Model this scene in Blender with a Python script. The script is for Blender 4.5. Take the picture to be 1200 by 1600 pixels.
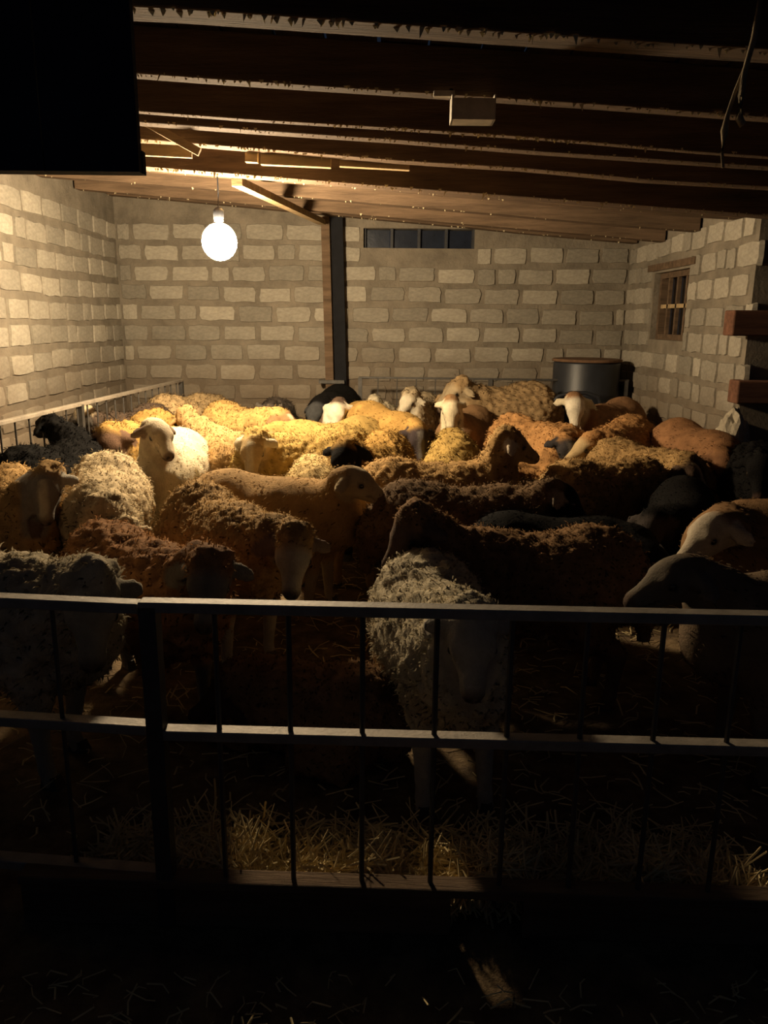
import bpy, bmesh, math, random
import numpy as np
from mathutils import Vector, Matrix

for o in list(bpy.data.objects):
    bpy.data.objects.remove(o, do_unlink=True)
SC = bpy.context.scene
COL = SC.collection
R_ = math.radians

# ------------------------------------------------------------------ camera
CAM_H, PITCH, ROLL, FPX = 1.5, R_(13.8), 0.010, 1220.0
cF = Vector((0, math.cos(PITCH), -math.sin(PITCH)))
cR0 = Vector((1, 0, 0)); cU0 = Vector((0, math.sin(PITCH), math.cos(PITCH)))
cR = cR0 * math.cos(ROLL) + cU0 * math.sin(ROLL)
cU = cU0 * math.cos(ROLL) - cR0 * math.sin(ROLL)
cam_d = bpy.data.cameras.new('camera')
cam = bpy.data.objects.new('camera', cam_d); COL.objects.link(cam)
cam_d.sensor_fit = 'VERTICAL'; cam_d.sensor_height = 36.0; cam_d.sensor_width = 27.0
cam_d.lens = FPX / 1600 * 36.0
cam_d.clip_start = 0.02; cam_d.clip_end = 100
M = Matrix((cR, cU, -cF)).transposed().to_4x4()
M.translation = (0, 0, CAM_H)
cam.matrix_world = M
SC.camera = cam

# ------------------------------------------------------------------ world (night) and exposure
w = bpy.data.worlds.new('night'); SC.world = w; w.use_nodes = True
w.node_tree.nodes['Background'].inputs[0].default_value = (0.18, 0.28, 0.5, 1)
w.node_tree.nodes['Background'].inputs[1].default_value = 0.03
SC.view_settings.view_transform = 'Standard'
SC.view_settings.look = 'None'
SC.view_settings.gamma = 1.0
SC.view_settings.use_curve_mapping = False
SC.view_settings.exposure = 0.18
BULB_STRENGTH = 820.0
BULB_COLOR = (1.0, 0.775, 0.485, 1)

def at(px, py, Y):
    d = cF + cR * ((px - 600) / FPX) + cU * ((800 - py) / FPX)
    t = Y / d.y
    return Vector((0, 0, CAM_H)) + d * t
def atx(px, py, X):
    d = cF + cR * ((px - 600) / FPX) + cU * ((800 - py) / FPX)
    return Vector((0, 0, CAM_H)) + d * (X / d.x)

# ------------------------------------------------------------------ helpers
def put(name, me, parent=None, mat=None):
    o = bpy.data.objects.new(name, me); COL.objects.link(o)
    if mat is not None and me is not None and not me.materials: me.materials.append(mat)
    if parent is not None: o.parent = parent
    return o
def tag(o, label=None, cat=None, group=None, kind=None):
    if label: o['label'] = label
    if cat: o['category'] = cat
    if group: o['group'] = group
    if kind: o['kind'] = kind
    return o
def empty(name, loc=(0, 0, 0), rz=0.0):
    o = bpy.data.objects.new(name, None); COL.objects.link(o)
    o.location = loc; o.rotation_euler = (0, 0, rz); o.empty_display_size = 0.1
    return o
class MB:
    def __init__(s): s.v = []; s.f = []
    def box(s, c, size, rot=None):
        n = len(s.v); c = Vector(c)
        for x in (-.5, .5):
            for y in (-.5, .5):
                for z in (-.5, .5):
                    p = Vector((x * size[0], y * size[1], z * size[2]))
                    if rot: p = rot @ p
                    s.v.append(tuple(c + p))
        for q in ((0, 1, 3, 2), (4, 6, 7, 5), (0, 4, 5, 1), (2, 3, 7, 6), (0, 2, 6, 4), (1, 5, 7, 3)):
            s.f.append(tuple(n + i for i in q))
        return s
    def bar(s, a, b, wd, ht, up=(0, 0, 1)):
        a = Vector(a); b = Vector(b); d = (b - a); L = d.length; d.normalize()
        up = Vector(up)
        sd = d.cross(up)
        if sd.length < 1e-4: sd = d.cross(Vector((0, 1, 0)))
        sd.normalize(); u = sd.cross(d)
        rot = Matrix((d, sd, u)).transposed()
        return s.box((a + b) / 2, (L, wd, ht), rot)
    def tube(s, pts, r, n=8, caps=True):
        pts = [Vector(p) for p in pts]
        rs = r if isinstance(r, (list, tuple)) else [r] * len(pts)
        b0 = len(s.v)
        for i, p in enumerate(pts):
            d = pts[min(i + 1, len(pts) - 1)] - pts[max(i - 1, 0)]
            d.normalize()
            a = d.cross(Vector((0, 0, 1)))
            if a.length < 1e-3: a = d.cross(Vector((0, 1, 0)))
            a.normalize(); c = d.cross(a)
            for k in range(n):
                t = 2 * math.pi * k / n
                s.v.append(tuple(p + (a * math.cos(t) + c * math.sin(t)) * rs[i]))
        for i in range(len(pts) - 1):
            for k in range(n):
                k2 = (k + 1) % n
                s.f.append((b0 + i * n + k, b0 + i * n + k2, b0 + (i + 1) * n + k2, b0 + (i + 1) * n + k))
        if caps:
            s.f.append(tuple(b0 + k for k in range(n))[::-1])
            e = b0 + (len(pts) - 1) * n
            s.f.append(tuple(e + k for k in range(n)))
        return s
    def lathe(s, prof, n=24, c=(0, 0, 0)):
        b0 = len(s.v)
        for (r, z) in prof:
            for k in range(n):
                t = 2 * math.pi * k / n
                s.v.append((c[0] + r * math.cos(t), c[1] + r * math.sin(t), c[2] + z))
        for i in range(len(prof) - 1):
            for k in range(n):
                k2 = (k + 1) % n
                s.f.append((b0 + i * n + k, b0 + i * n + k2, b0 + (i + 1) * n + k2, b0 + (i + 1) * n + k))
        s.f.append(tuple(b0 + k for k in range(n))[::-1])
        e = b0 + (len(prof) - 1) * n
        s.f.append(tuple(e + k for k in range(n)))
        return s
    def mesh(s, name, mat=None, smooth=False):
        me = bpy.data.meshes.new(name); me.from_pydata(s.v, [], s.f)
        bm = bmesh.new(); bm.from_mesh(me)
        bmesh.ops.recalc_face_normals(bm, faces=bm.faces); bm.to_mesh(me); bm.free()
        if mat: me.materials.append(mat)
        if smooth: me.shade_smooth()
        return me
    def build(s, name, mat, parent=None, smooth=False, bevel=0.0):
        o = put(name, s.mesh(name, mat, smooth), parent)
        if bevel:
            md = o.modifiers.new('bevel', 'BEVEL'); md.width = bevel; md.segments = 2; md.limit_method = 'ANGLE'
        return o

# ------------------------------------------------------------------ materials
def mat(name, base, rough=0.8, metal=0.0, var=0.25, scale=8.0, bump=0.3, bscale=40.0, dark=None, stretch=None, rnd=0.0, emit=None):
    m = bpy.data.materials.new(name); m.use_nodes = True
    nt = m.node_tree; N = nt.nodes; L = nt.links
    p = N['Principled BSDF']
    p.inputs['Roughness'].default_value = rough; p.inputs['Metallic'].default_value = metal
    if rough > 0.7: p.inputs['Specular IOR Level'].default_value = 0.2
    tc = N.new('ShaderNodeTexCoord'); vec = tc.outputs['Object']
    if stretch:
        mp = N.new('ShaderNodeMapping'); mp.inputs['Scale'].default_value = stretch
        L.new(vec, mp.inputs[0]); vec = mp.outputs[0]
    n1 = N.new('ShaderNodeTexNoise'); n1.inputs['Scale'].default_value = scale; n1.inputs['Detail'].default_value = 5
    n1.inputs['Roughness'].default_value = 0.65
    L.new(vec, n1.inputs['Vector'])
    cr = N.new('ShaderNodeValToRGB')
    b = base; d = dark if dark else tuple(c * (1 - var) for c in base)
    lt = tuple(min(1, c * (1 + var * 0.5)) for c in b)
    cr.color_ramp.elements[0].position = 0.3; cr.color_ramp.elements[0].color = (*d, 1)
    cr.color_ramp.elements[1].position = 0.7; cr.color_ramp.elements[1].color = (*lt, 1)
    L.new(n1.outputs[0], cr.inputs[0])
    out = cr.outputs[0]
    if rnd:
        oi = N.new('ShaderNodeObjectInfo')
        mr = N.new('ShaderNodeMapRange'); mr.inputs[3].default_value = 1 - rnd; mr.inputs[4].default_value = 1 + rnd * 0.5
        L.new(oi.outputs['Random'], mr.inputs[0])
        mx = N.new('ShaderNodeVectorMath'); mx.operation = 'SCALE'
        L.new(out, mx.inputs[0]); L.new(mr.outputs[0], mx.inputs['Scale']); out = mx.outputs[0]
    L.new(out, p.inputs['Base Color'])
    if bump:
        n2 = N.new('ShaderNodeTexNoise'); n2.inputs['Scale'].default_value = bscale; n2.inputs['Detail'].default_value = 6
        n2.inputs['Roughness'].default_value = 0.7
        L.new(vec, n2.inputs['Vector'])
        bp = N.new('ShaderNodeBump'); bp.inputs['Strength'].default_value = bump; bp.inputs['Distance'].default_value = 0.02
        L.new(n2.outputs[0], bp.inputs['Height']); L.new(bp.outputs[0], p.inputs['Normal'])
    if emit:
        p.inputs['Emission Color'].default_value = emit[0]; p.inputs['Emission Strength'].default_value = emit[1]
    return m

def grime(m, z0, z1, col):
    """dirt splashed on the lower courses by the animals"""
    nt = m.node_tree; N = nt.nodes; L = nt.links; p = N['Principled BSDF']
    src = p.inputs['Base Color'].links[0].from_socket
    g = N.new('ShaderNodeNewGeometry'); sx = N.new('ShaderNodeSeparateXYZ'); L.new(g.outputs['Position'], sx.inputs[0])
    nz = N.new('ShaderNodeTexNoise'); nz.inputs['Scale'].default_value = 2.2; nz.inputs['Detail'].default_value = 5
    L.new(g.outputs['Position'], nz.inputs['Vector'])
    ma = N.new('ShaderNodeMath'); ma.operation = 'MULTIPLY_ADD'; ma.inputs[1].default_value = 0.8; ma.inputs[2].default_value = -0.4
    L.new(nz.outputs[0], ma.inputs[0])
    ad = N.new('ShaderNodeMath'); L.new(sx.outputs[2], ad.inputs[0]); L.new(ma.outputs[0], ad.inputs[1])
    mr = N.new('ShaderNodeMapRange'); mr.inputs[1].default_value = z0; mr.inputs[2].default_value = z1
    mr.inputs[3].default_value = 0.75; mr.inputs[4].default_value = 0.0
    L.new(ad.outputs[0], mr.inputs[0])
    mx = N.new('ShaderNodeMix'); mx.data_type = 'RGBA'
    L.new(mr.outputs[0], mx.inputs[0]); L.new(src, mx.inputs[6]); mx.inputs[7].default_value = (*col, 1)
    L.new(mx.outputs[2], p.inputs['Base Color'])

M_block = mat('limestone_block', (0.375, 0.335, 0.268), 0.95, 0, 0.26, 7, 0.6, 45, rnd=0.34)
M_mortar = mat('mortar', (0.215, 0.183, 0.14), 1.0, 0, 0.35, 5, 0.8, 30)
grime(M_block, 0.6, 1.25, (0.17, 0.12, 0.075)); grime(M_mortar, 0.6, 1.25, (0.14, 0.10, 0.065))
M_wood = mat('old_timber', (0.15, 0.098, 0.06), 0.9, 0, 0.5, 3.0, 0.6, 14, stretch=(0.6, 6, 6), rnd=0.15)
M_plank = mat('sooty_plank', (0.075, 0.052, 0.04), 0.95, 0, 0.5, 3.0, 0.5, 14, stretch=(6, 0.6, 6), rnd=0.4)
M_pale = mat('pale_timber', (0.42, 0.30, 0.16), 0.9, 0, 0.4, 3.0, 0.5, 14, stretch=(1, 5, 5))
M_redwood = mat('reddish_timber', (0.16, 0.075, 0.045), 0.9, 0, 0.5, 4, 0.5, 20, stretch=(0.6, 6, 6))
M_metal = mat('worn_steel', (0.085, 0.078, 0.07), 0.55, 0.5, 0.4, 14, 0.15, 60)
M_railtop = mat('lit_rail', (0.31, 0.265, 0.21), 0.6, 0.3, 0.35, 14, 0.2, 60)  # rails paler than the bars: lamplight on them put into the colour
M_dark = mat('dark_steel', (0.03, 0.03, 0.033), 0.6, 0.3, 0.3, 10, 0.1, 40)
M_black = mat('black_plastic', (0.018, 0.02, 0.026), 0.45, 0, 0.3, 10, 0.05, 40)
M_lid = mat('rusty_lid', (0.16, 0.09, 0.05), 0.8, 0, 0.4, 12, 0.3, 50)
M_floor = mat('dung_and_straw_floor', (0.20, 0.135, 0.07), 1.0, 0, 0.6, 9, 1.0, 26, dark=(0.06, 0.04, 0.025))
M_straw = mat('straw', (0.64, 0.50, 0.25), 0.8, 0, 0.5, 6, 0.0, rnd=0.0)
M_web = mat('dusty_web', (0.62, 0.52, 0.32), 0.95, 0, 0.3, 9, 0.0)
M_rope = mat('hemp_rope', (0.32, 0.25, 0.16), 0.95, 0, 0.3, 30, 0.4, 120)
M_night = mat('night_pane', (0.012, 0.016, 0.028), 0.25, 0, 0.3, 8, 0.1, 12)
M_tin = mat('tin_sheet', (0.45, 0.40, 0.32), 0.5, 0.6, 0.3, 10, 0.1, 40)
M_cloth = mat('sacking', (0.36, 0.31, 0.23), 0.95, 0, 0.4, 12, 0.4, 90)
M_strip = mat('black_strip', (0.012, 0.012, 0.014), 0.95, 0, 0.3, 10, 0.1, 40)
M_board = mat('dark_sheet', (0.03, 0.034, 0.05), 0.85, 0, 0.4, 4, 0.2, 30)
M_glow = mat('lit_glass', (0.9, 0.85, 0.75), 0.4, 0, 0.0, 4, 0, emit=(BULB_COLOR, BULB_STRENGTH))
M_eye = mat('eye', (0.012, 0.009, 0.006), 0.12, 0, 0.0, 4, 0)
M_hoof = mat('hoof_horn', (0.05, 0.04, 0.03), 0.6, 0, 0.3, 20, 0.2, 60)

# ------------------------------------------------------------------ room shell
BW, LW, RW = 8.5, -2.8, 2.53           # planes of back, left and right walls
REND = 5.6                              # the right wall ends here
def zb(x, y=5.0):
    k = (y - 1.6) / 6.9
    return (2.40 - 0.045 * (x + 1.0)) * (1 - k) + (2.29 - 0.08 * (x - 1.5)) * k     # underside of the joists

mb = MB(); mb.box((0.2, 4.0, -0.1), (9.0, 10.0, 0.2))
floor = mb.build('floor', M_floor); tag(floor, 'trampled dung and straw floor of the barn', kind='structure')

rng = random.Random(7)
def brick_mesh(seed):
    r = random.Random(seed); n = 12
    pts = []
    base = [(-.5, -.5), (-.18, -.5), (.16, -.5), (.5, -.5), (.5, -.12), (.5, .15), (.5, .5), (.2, .5), (-.15, .5), (-.5, .5), (-.5, .16), (-.5, -.15)]
    corner = {0, 3, 6, 9}
    v = []; f = []
    out = []; inn = []
    for i, (x, y) in enumerate(base):
        k = r.uniform(0.88, 0.99) if i in corner else r.uniform(0.93, 1.03)
        ky = r.uniform(0.86, 1.0) if i in corner else r.uniform(0.86, 1.05)
        out.append((x * k, y * ky))
    for (x, y) in out: v.append((x, y, -0.02))
    for (x, y) in out: v.append((x * 0.94, y * 0.88, r.uniform(0.010, 0.018)))
    v.append((0, 0, r.uniform(0.013, 0.024)))
    for i in range(n):
        j = (i + 1) % n
        f.append((i, j, n + j, n + i)); f.append((n + i, n + j, 2 * n))
    me = bpy.data.meshes.new('brick'); me.from_pydata(v, [], f); me.materials.append(M_block)
    return me
BRICKS = [brick_mesh(100 + i) for i in range(18)]

def lay(parent, org, u, n, length, z0, ztop, holes=(), pitch=0.203, blk=0.40, clip=None, seed=1, tooth=False, zfirst=None):
    """courses of separate blocks on a wall face; u = direction along, n = outward normal"""
    r = random.Random(seed)
    u = Vector(u); n = Vector(n); org = Vector(org)
    rot = Matrix((u, Vector((0, 0, 1)), n)).transposed().to_4x4()
    cnt = 0; row = 0; z = z0
    while z + pitch * 0.5 < ztop:
        s = -r.uniform(0.0, 0.2) - (0.2 if row % 2 else 0)
        while s < length:
            bl = blk * r.uniform(0.92, 1.06) if r.random() > 0.14 else blk * 0.52
            a, b = max(s, 0.01), min(s + bl, length - 0.01)
            if tooth and s + bl >= length - 0.01: b = length + (0.07 if row % 2 else -0.05)
            s += bl
            if b - a < 0.09: continue
            c = (a + b) / 2; zc = z + pitch / 2 + r.uniform(-.006, .006) + 0.008 * math.sin(c * 2.1 + row)
            p = org + u * c
            if clip and zc + pitch * 0.4 > clip(p): continue
            if any(b > h[0] - 0.01 and a < h[1] + 0.01 and zc + pitch * .42 > h[2] and zc - pitch * .42 < h[3] for h in holes):
                # keep what is left of the block beside the opening
                hh = [h for h in holes if b > h[0] and a < h[1] and zc + pitch * .42 > h[2] and zc - pitch * .42 < h[3]]
                if hh:
                    h = hh[0]
                    if h[0] - a > 0.12: b = h[0] - 0.02
                    elif b - h[1] > 0.12: a = h[1] + 0.02
                    else: continue
                    c = (a + b) / 2; p = org + u * c
            me = BRICKS[r.randrange(len(BRICKS))]
            o = bpy.data.objects.new('brick', me); COL.objects.link(o); o.parent = parent
            fl = -1 if r.random() < .5 else 1
            m4 = rot @ Matrix.Diagonal((b - a - 0.022, (pitch - 0.028) * r.uniform(.9, 1.04), 1, 1))
            if fl < 0: m4 = m4 @ Matrix.Rotation(math.pi, 4, 'Z')
            m4 = Matrix.Rotation(r.uniform(-.012, .012), 4, n) @ m4
            m4.translation = Vector((p.x, p.y, zc))
            o.matrix_local = m4; cnt += 1
        z += pitch; row += 1
    return cnt

def slab(name, org, u, n, length, zlo, zhi, thick, holes, material):
    u = Vector(u); n = Vector(n); org = Vector(org)
    us = sorted({0, length, *[h[0] for h in holes], *[h[1] for h in holes]})
    zs = sorted({zlo, zhi, *[h[2] for h in holes], *[h[3] for h in holes]})
    rot = Matrix((u, -n, Vector((0, 0, 1)))).transposed()
    m_ = MB()
    for i in range(len(us) - 1):
        for j in range(len(zs) - 1):
            cu, cz = (us[i] + us[i + 1]) / 2, (zs[j] + zs[j + 1]) / 2
            if any(h[0] < cu < h[1] and h[2] < cz < h[3] for h in holes): continue
            c = org + u * cu - n * thick / 2; c.z = cz
            m_.box(c, (us[i + 1] - us[i], thick, zs[j + 1] - zs[j]), rot)
    return m_.build(name, material)

# back wall with a glazed vent slot
vl, vr = at(568, 372, BW), at(742, 372, BW)
vz0, vz1 = at(655, 388, BW).z, at(655, 357, BW).z
VENT = (vl.x - LW, vr.x - LW, vz0, vz1)
wb = slab('wall_back', (LW, BW, 0), (1, 0, 0), (0, -1, 0), RW - LW, 0, 2.95, 0.25, [VENT], M_mortar)
tag(wb, 'back wall of pale limestone blocks in thick mortar', kind='structure')
nb = lay(wb, (LW, BW, 0), (1, 0, 0), (0, -1, 0), RW - LW, 0.03, 2.9, [VENT], clip=lambda p: zb(p.x, 8.5) + (0.12 if p.x > -0.3 else 0.0), seed=11)
wl = slab('wall_left', (LW, 2.6, 0), (0, 1, 0), (1, 0, 0), BW - 2.6, 0, 2.95, 0.25, [], M_mortar)
tag(wl, 'left wall of pale limestone blocks behind the pen rail', kind='structure')
nl = lay(wl, (LW, 2.6, 0), (0, 1, 0), (1, 0, 0), BW - 2.6, 0.03, 2.8, blk=0.385, clip=lambda p: zb(LW, p.y) - 0.03, seed=5)
# right wall with a barred window, ending in a toothed jamb
wy0 = atx(1019, 480, RW).y; wy1 = atx(1072, 480, RW).y
wz0 = atx(1045, 532, RW).z; wz1 = atx(1045, 424, RW).z
WIN = (wy1 - REND, wy0 - REND, wz0, wz1)
wr = slab('wall_right', (RW, REND, 0), (0, 1, 0), (-1, 0, 0), BW - REND, 0, 2.95, 0.25, [WIN], M_mortar)
tag(wr, 'right wall of limestone blocks with the barred window', kind='structure')
nr = lay(wr, (RW, BW, 0), (0, -1, 0), (-1, 0, 0), BW - REND, 0.03, 2.8, [(BW - wy0, BW - wy1, wz0, wz1)], clip=lambda p: zb(p.x, p.y) + 0.1, seed=3, blk=0.33, tooth=True)
# jamb: the end of that wall, facing the doorway
wj = slab('wall_front_right', (RW + 0.25, REND + 0.25, 0), (1, 0, 0), (0, -1, 0), 1.3, 0, 2.95, 0.25, [], M_mortar)
tag(wj, 'short return of block wall in shade beside the right wall end', kind='structure')
nj = lay(wj, (RW + 0.25, REND + 0.25, 0), (1, 0, 0), (0, -1, 0), 1.3, 0.03, 2.7, clip=lambda p: zb(p.x), seed=9)
print('bricks', nb, nl, nr, nj)

# vent in the back wall
vt = MB()
fr = 0.02
vw = vr.x - vl.x
win2 = empty('window_2', ((vl.x + vr.x) / 2, BW + 0.08, vz0)); tag(win2, 'dark glazed vent slot at the top of the back wall', kind='structure')
hgt = vz1 - vz0
for i in range(5):
    x = -vw / 2 + vw * i / 4
    MB().box((x * 0.985, 0, hgt / 2), (0.03, 0.06, hgt)).build('mullion', M_dark, win2)
for i in range(4):
    MB().box((-vw / 2 + vw * (i + .5) / 4, 0.02, hgt / 2), (vw / 4 - 0.034, 0.012, hgt - 0.02)).build('pane', M_night, win2)
# barred window in the right wall
win = empty('window_1', (RW + 0.09, (wy0 + wy1) / 2, wz0)); tag(win, 'small barred window in the right wall', kind='structure')
ww = wy0 - wy1; wh = wz1 - wz0
f_ = MB()
f_.box((0, 0, 0.025), (0.07, ww, 0.05)); f_.box((0, 0, wh - 0.025), (0.07, ww, 0.05))
f_.box((0, -ww / 2 + 0.025, wh / 2), (0.07, 0.05, wh - 0.1)); f_.box((0, ww / 2 - 0.025, wh / 2), (0.07, 0.05, wh - 0.1))
f_.build('window_frame', M_wood, win)
MB().box((0, 0, wh * 0.5), (0.05, ww - 0.1, 0.035)).build('crossbar', M_pale, win)
for k in (1, 2, 3):
    MB().box((-0.01, -ww / 2 + ww * k / 4, wh / 2), (0.03, 0.035, wh - 0.1)).build('window_bar', M_wood, win)
for i in range(2):
    MB().box((0.05, 0, wh * (0.27 + 0.46 * i)), (0.008, ww - 0.08, wh * 0.45)).build('pane', M_night, win)
MB().box((-0.085, 0, wh + 0.05), (0.06, ww + 0.3, 0.06)).build('lintel', M_wood, win)

# timbers built into the jamb of the right wall
for (px, py, hh, yy, lab) in ((1172, 505, 0.17, REND - 0.06, 'upper reddish timber stub set in the jamb of the right wall'), (1178, 612, 0.16, REND - 0.06, 'lower reddish timber stub set in the jamb of the right wall')):
    p = at(px, py, yy)
    t = MB().box((0, 0, 0), (0.34, 0.16, hh)).build('timber_stub', M_redwood, None, bevel=0.01)
    t.location = (p.x + 0.02, p.y, p.z); tag(t, lab, 'timber', 'timbers in the right jamb')

# ------------------------------------------------------------------ ceiling: planks on joists
ceil = empty('ceiling', (0, 5, 2.75)); tag(ceil, 'dark sooty board roof above the joists', kind='structure')
x = LW + 0.01
k = 0
while x < 3.8:
    wd = rng.uniform(0.16, 0.22)
    ye = BW - 0.01 if x + wd < RW else REND + 0.2
    cx = x + wd / 2
    gw = wd - rng.uniform(0.006, 0.02); lift = 0.163 + rng.uniform(0, .012)
    m_ = MB(); n0 = len(m_.v)
    for yy in (1.6, ye):
        for e in (-1, 1):
            for t in (0, 0.025): m_.v.append((e * gw / 2, yy - 5, zb(cx + e * gw / 2, yy) + lift + t - 2.75))
    m_.f = [(0, 1, 3, 2), (4, 6, 7, 5), (0, 4, 5, 1), (2, 3, 7, 6), (0, 2, 6, 4), (1, 5, 7, 3)]
    o = m_.build('plank', M_plank, ceil); o.location = (cx, 0, 0)
    x += wd

def fringe(parent, a, b, n, seed, ln=0.035, inv=None):
    """dusty cobweb rags along an edge (world points a..b), one mesh"""
    r = random.Random(seed); v = []; f = []
    a = Vector(a); b = Vector(b)
    for i in range(n):
        t = r.random(); p = a.lerp(b, t) + Vector((0, r.uniform(-.02, .02), 0))
        L = ln * r.uniform(.1, .6) * (2.2 if r.random() < .05 else 1)
        wx = r.uniform(.003, .011); d = Vector((r.uniform(-.5, .5), r.uniform(-.4, .4), -1)) * L
        k_ = len(v)
        v += [tuple(p + Vector((-wx, 0, .006))), tuple(p + Vector((wx, 0, .006))), tuple(p + d * .5 + Vector((wx * .4, 0, 0))), tuple(p + d)]
        f += [(k_, k_ + 1, k_ + 2), (k_, k_ + 2, k_ + 3)]
    me = bpy.data.meshes.new('cobweb'); me.from_pydata(v, [], f); me.materials.append(M_web)
    o = put('cobweb', me, parent)
    o.matrix_parent_inverse = Matrix.Translation(-parent.location)
    o['kind'] = 'stuff'; o['label'] = 'dusty cobweb rags'
    return o

JO = [  # front Y, depth, height, drop, label
    (2.63, 0.13, 0.168, 0.0, 'roof joist nearest the doorway, across the top of the photo'),
    (3.34, 0.09, 0.168, 0.0, 'second roof joist from the doorway, with the tin box hanging on it'),
    (3.98, 0.06, 0.168, 0.0, 'third roof joist from the doorway, thin one of a close pair'),
    (4.22, 0.10, 0.168, 0.0, 'fourth roof joist from the doorway, thicker one of a close pair'),
    (4.73, 0.12, 0.168, 0.0, 'fifth roof joist from the doorway, just before the main girder'),
    (5.08, 0.15, 0.258, 0.09, 'deep main roof girder from which the light bulb hangs'),
    (5.86, 0.12, 0.168, 0.0, 'first roof joist behind the main girder'),
    (6.62, 0.12, 0.168, 0.0, 'second roof joist behind the main girder'),
    (7.42, 0.12, 0.168, 0.0, 'second last roof joist before the back wall'),
    (8.24, 0.13, 0.108, -0.06, 'last roof joist along the back wall above the vent'),
]
for i, (y, dp, ht, drop, lab) in enumerate(JO):
    x0 = LW + 0.02; x1 = 3.6 if y < 5.5 else RW - 0.02
    root_z = zb((x0 + x1) / 2, y) - drop; sl = (zb(x1, y) - zb(x0, y)) / (x1 - x0)
    j = empty('roof_joist', ((x0 + x1) / 2, y + dp / 2, root_z)); tag(j, lab, 'roof beam', 'roof joists')
    m_ = MB(); r = random.Random(i + 50)
    ns = 9; Lx = x1 - x0
    # slightly wavy old timber
    v0 = 0
    for s in range(ns + 1):
        xx = -Lx / 2 + Lx * s / ns; zz = sl * xx + (r.uniform(-.006, .006))
        for (yy, hh) in ((-dp / 2, 0), (dp / 2, 0), (dp / 2, ht), (-dp / 2, ht)):
            m_.v.append((xx, yy + r.uniform(-.005, .005), zz + hh))
    for s in range(ns):
        a = s * 4
        for q in range(4):
            q2 = (q + 1) % 4
            m_.f.append((a + q, a + q2, a + 4 + q2, a + 4 + q))
    m_.f.append((0, 1, 2, 3)); m_.f.append(tuple(ns * 4 + q for q in range(4)))
    m_.build('beam', M_wood, j, bevel=0.006)
    za, zc_ = zb(x0, y) - drop, zb(x1, y) - drop
    fringe(j, (x0, y + 0.015, za), (x1, y + 0.015, zc_), 330 if i < 6 else 40, 300 + i, 0.022 if i != 5 else 0.034)

# low dark bulkhead at the upper left, between the doorway and the pen
pb = at(218, 268, 2.3); pl = at(0, 264, 2.3)
m_ = MB(); x0 = LW + 0.02
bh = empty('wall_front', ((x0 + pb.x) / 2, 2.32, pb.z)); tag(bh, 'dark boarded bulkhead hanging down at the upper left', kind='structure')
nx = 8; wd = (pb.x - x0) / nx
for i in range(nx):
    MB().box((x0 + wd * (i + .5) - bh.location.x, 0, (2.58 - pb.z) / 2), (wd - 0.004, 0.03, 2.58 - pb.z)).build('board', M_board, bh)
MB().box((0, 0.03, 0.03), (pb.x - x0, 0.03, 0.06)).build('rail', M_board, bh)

# post with a near-black strip beside it against the back wall, brace up to the girder
pt, pbm = at(508, 342, 8.36), at(519, 760, 8.36)
post = empty('roof_post', (pbm.x, 8.38, 0)); tag(post, 'weathered timber roof post with a dark strip, standing at the back wall', 'post')
topx = pt.x - pbm.x - 0.0; ztop = zb(pt.x, 8.36) + 0.05
MB().bar((0, 0, 0), (topx, 0, ztop), 0.085, 0.09, up=(0, 1, 0)).build('timber', M_wood, post)
MB().bar((0.115, 0.03, 0), (topx + 0.115, 0.03, ztop), 0.12, 0.075, up=(0, 1, 0)).build('dark_strip', M_strip, post)
zc_ = at(530, 597, 8.3).z
MB().box((0.02 + topx * .3, -0.012, zc_), (0.27, 0.115, 0.035)).build('clamp', M_metal, post)
b0, b1 = at(503, 347, 8.2), at(370, 284, 5.3)
br = MB().bar((0, 0, 0), tuple(b1 - b0), 0.07, 0.05).build('timber_brace', M_pale); br.location = b0
tag(br, 'pale diagonal timber brace from the post top up to the girder', 'brace')
for (pa, pc, Y, t_, nm, lab) in (((219, 186), (312, 238), 4.45, 0.04, 'roof_lath', 'thin pale splintered lath slanting down beside the dark bulkhead'),
                              ((222, 234), (300, 238), 4.62, 0.06, 'timber_offcut', 'short pale timber offcut nailed under the fifth joist, left end')):
    a, b = at(*pa, Y), at(*pc, Y + 0.02)
    o = MB().bar((0, 0, 0), tuple(b - a), 0.03, t_).build(nm, M_pale); o.location = a; tag(o, lab, 'timber')
for (pa, pc, lab) in (((384, 245), (403, 246), 'small pale block fixed behind the fifth joist'), ((408, 249), (517, 254), 'long pale batten fixed behind the fifth joist, left of its gap'), ((531, 252), (640, 258), 'long pale batten fixed behind the fifth joist, right of its gap')):
    a, b = at(*pa, 4.885), at(*pc, 4.885)
    o = MB().bar((0, 0, 0), tuple(b - a), 0.05, 0.06).build('batten', M_pale); o.location = a; tag(o, lab, 'timber', 'battens behind the fifth joist')

# ------------------------------------------------------------------ the one lamp
bp_ = at(343, 378, 5.36)
lamp = empty('light_bulb', bp_); tag(lamp, 'bright round bare light bulb hanging on a cord from the girder', 'lamp')
RB = 0.113  # globe enlarged: the glare round the bulb put into its size
prof = []
for i in range(13):
    t = math.pi * i / 12
    prof.append((max(0.004, RB * math.sin(t)), -RB * 1.04 * math.cos(t)))
MB().lathe(prof, 24).build('globe', M_glow, lamp, True)
MB().lathe([(0.03, 0.125), (0.034, 0.15), (0.034, 0.19), (0.02, 0.21), (0.006, 0.215)], 14).build('socket', M_black, lamp, True)
zt = zb(bp_.x, 5.36) + 0.16 - bp_.z
MB().tube([(0, 0, 0.21), (0.004, 0, 0.3), (-0.003, 0, zt)], 0.005, 6).build('cord', M_black, lamp)

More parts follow.
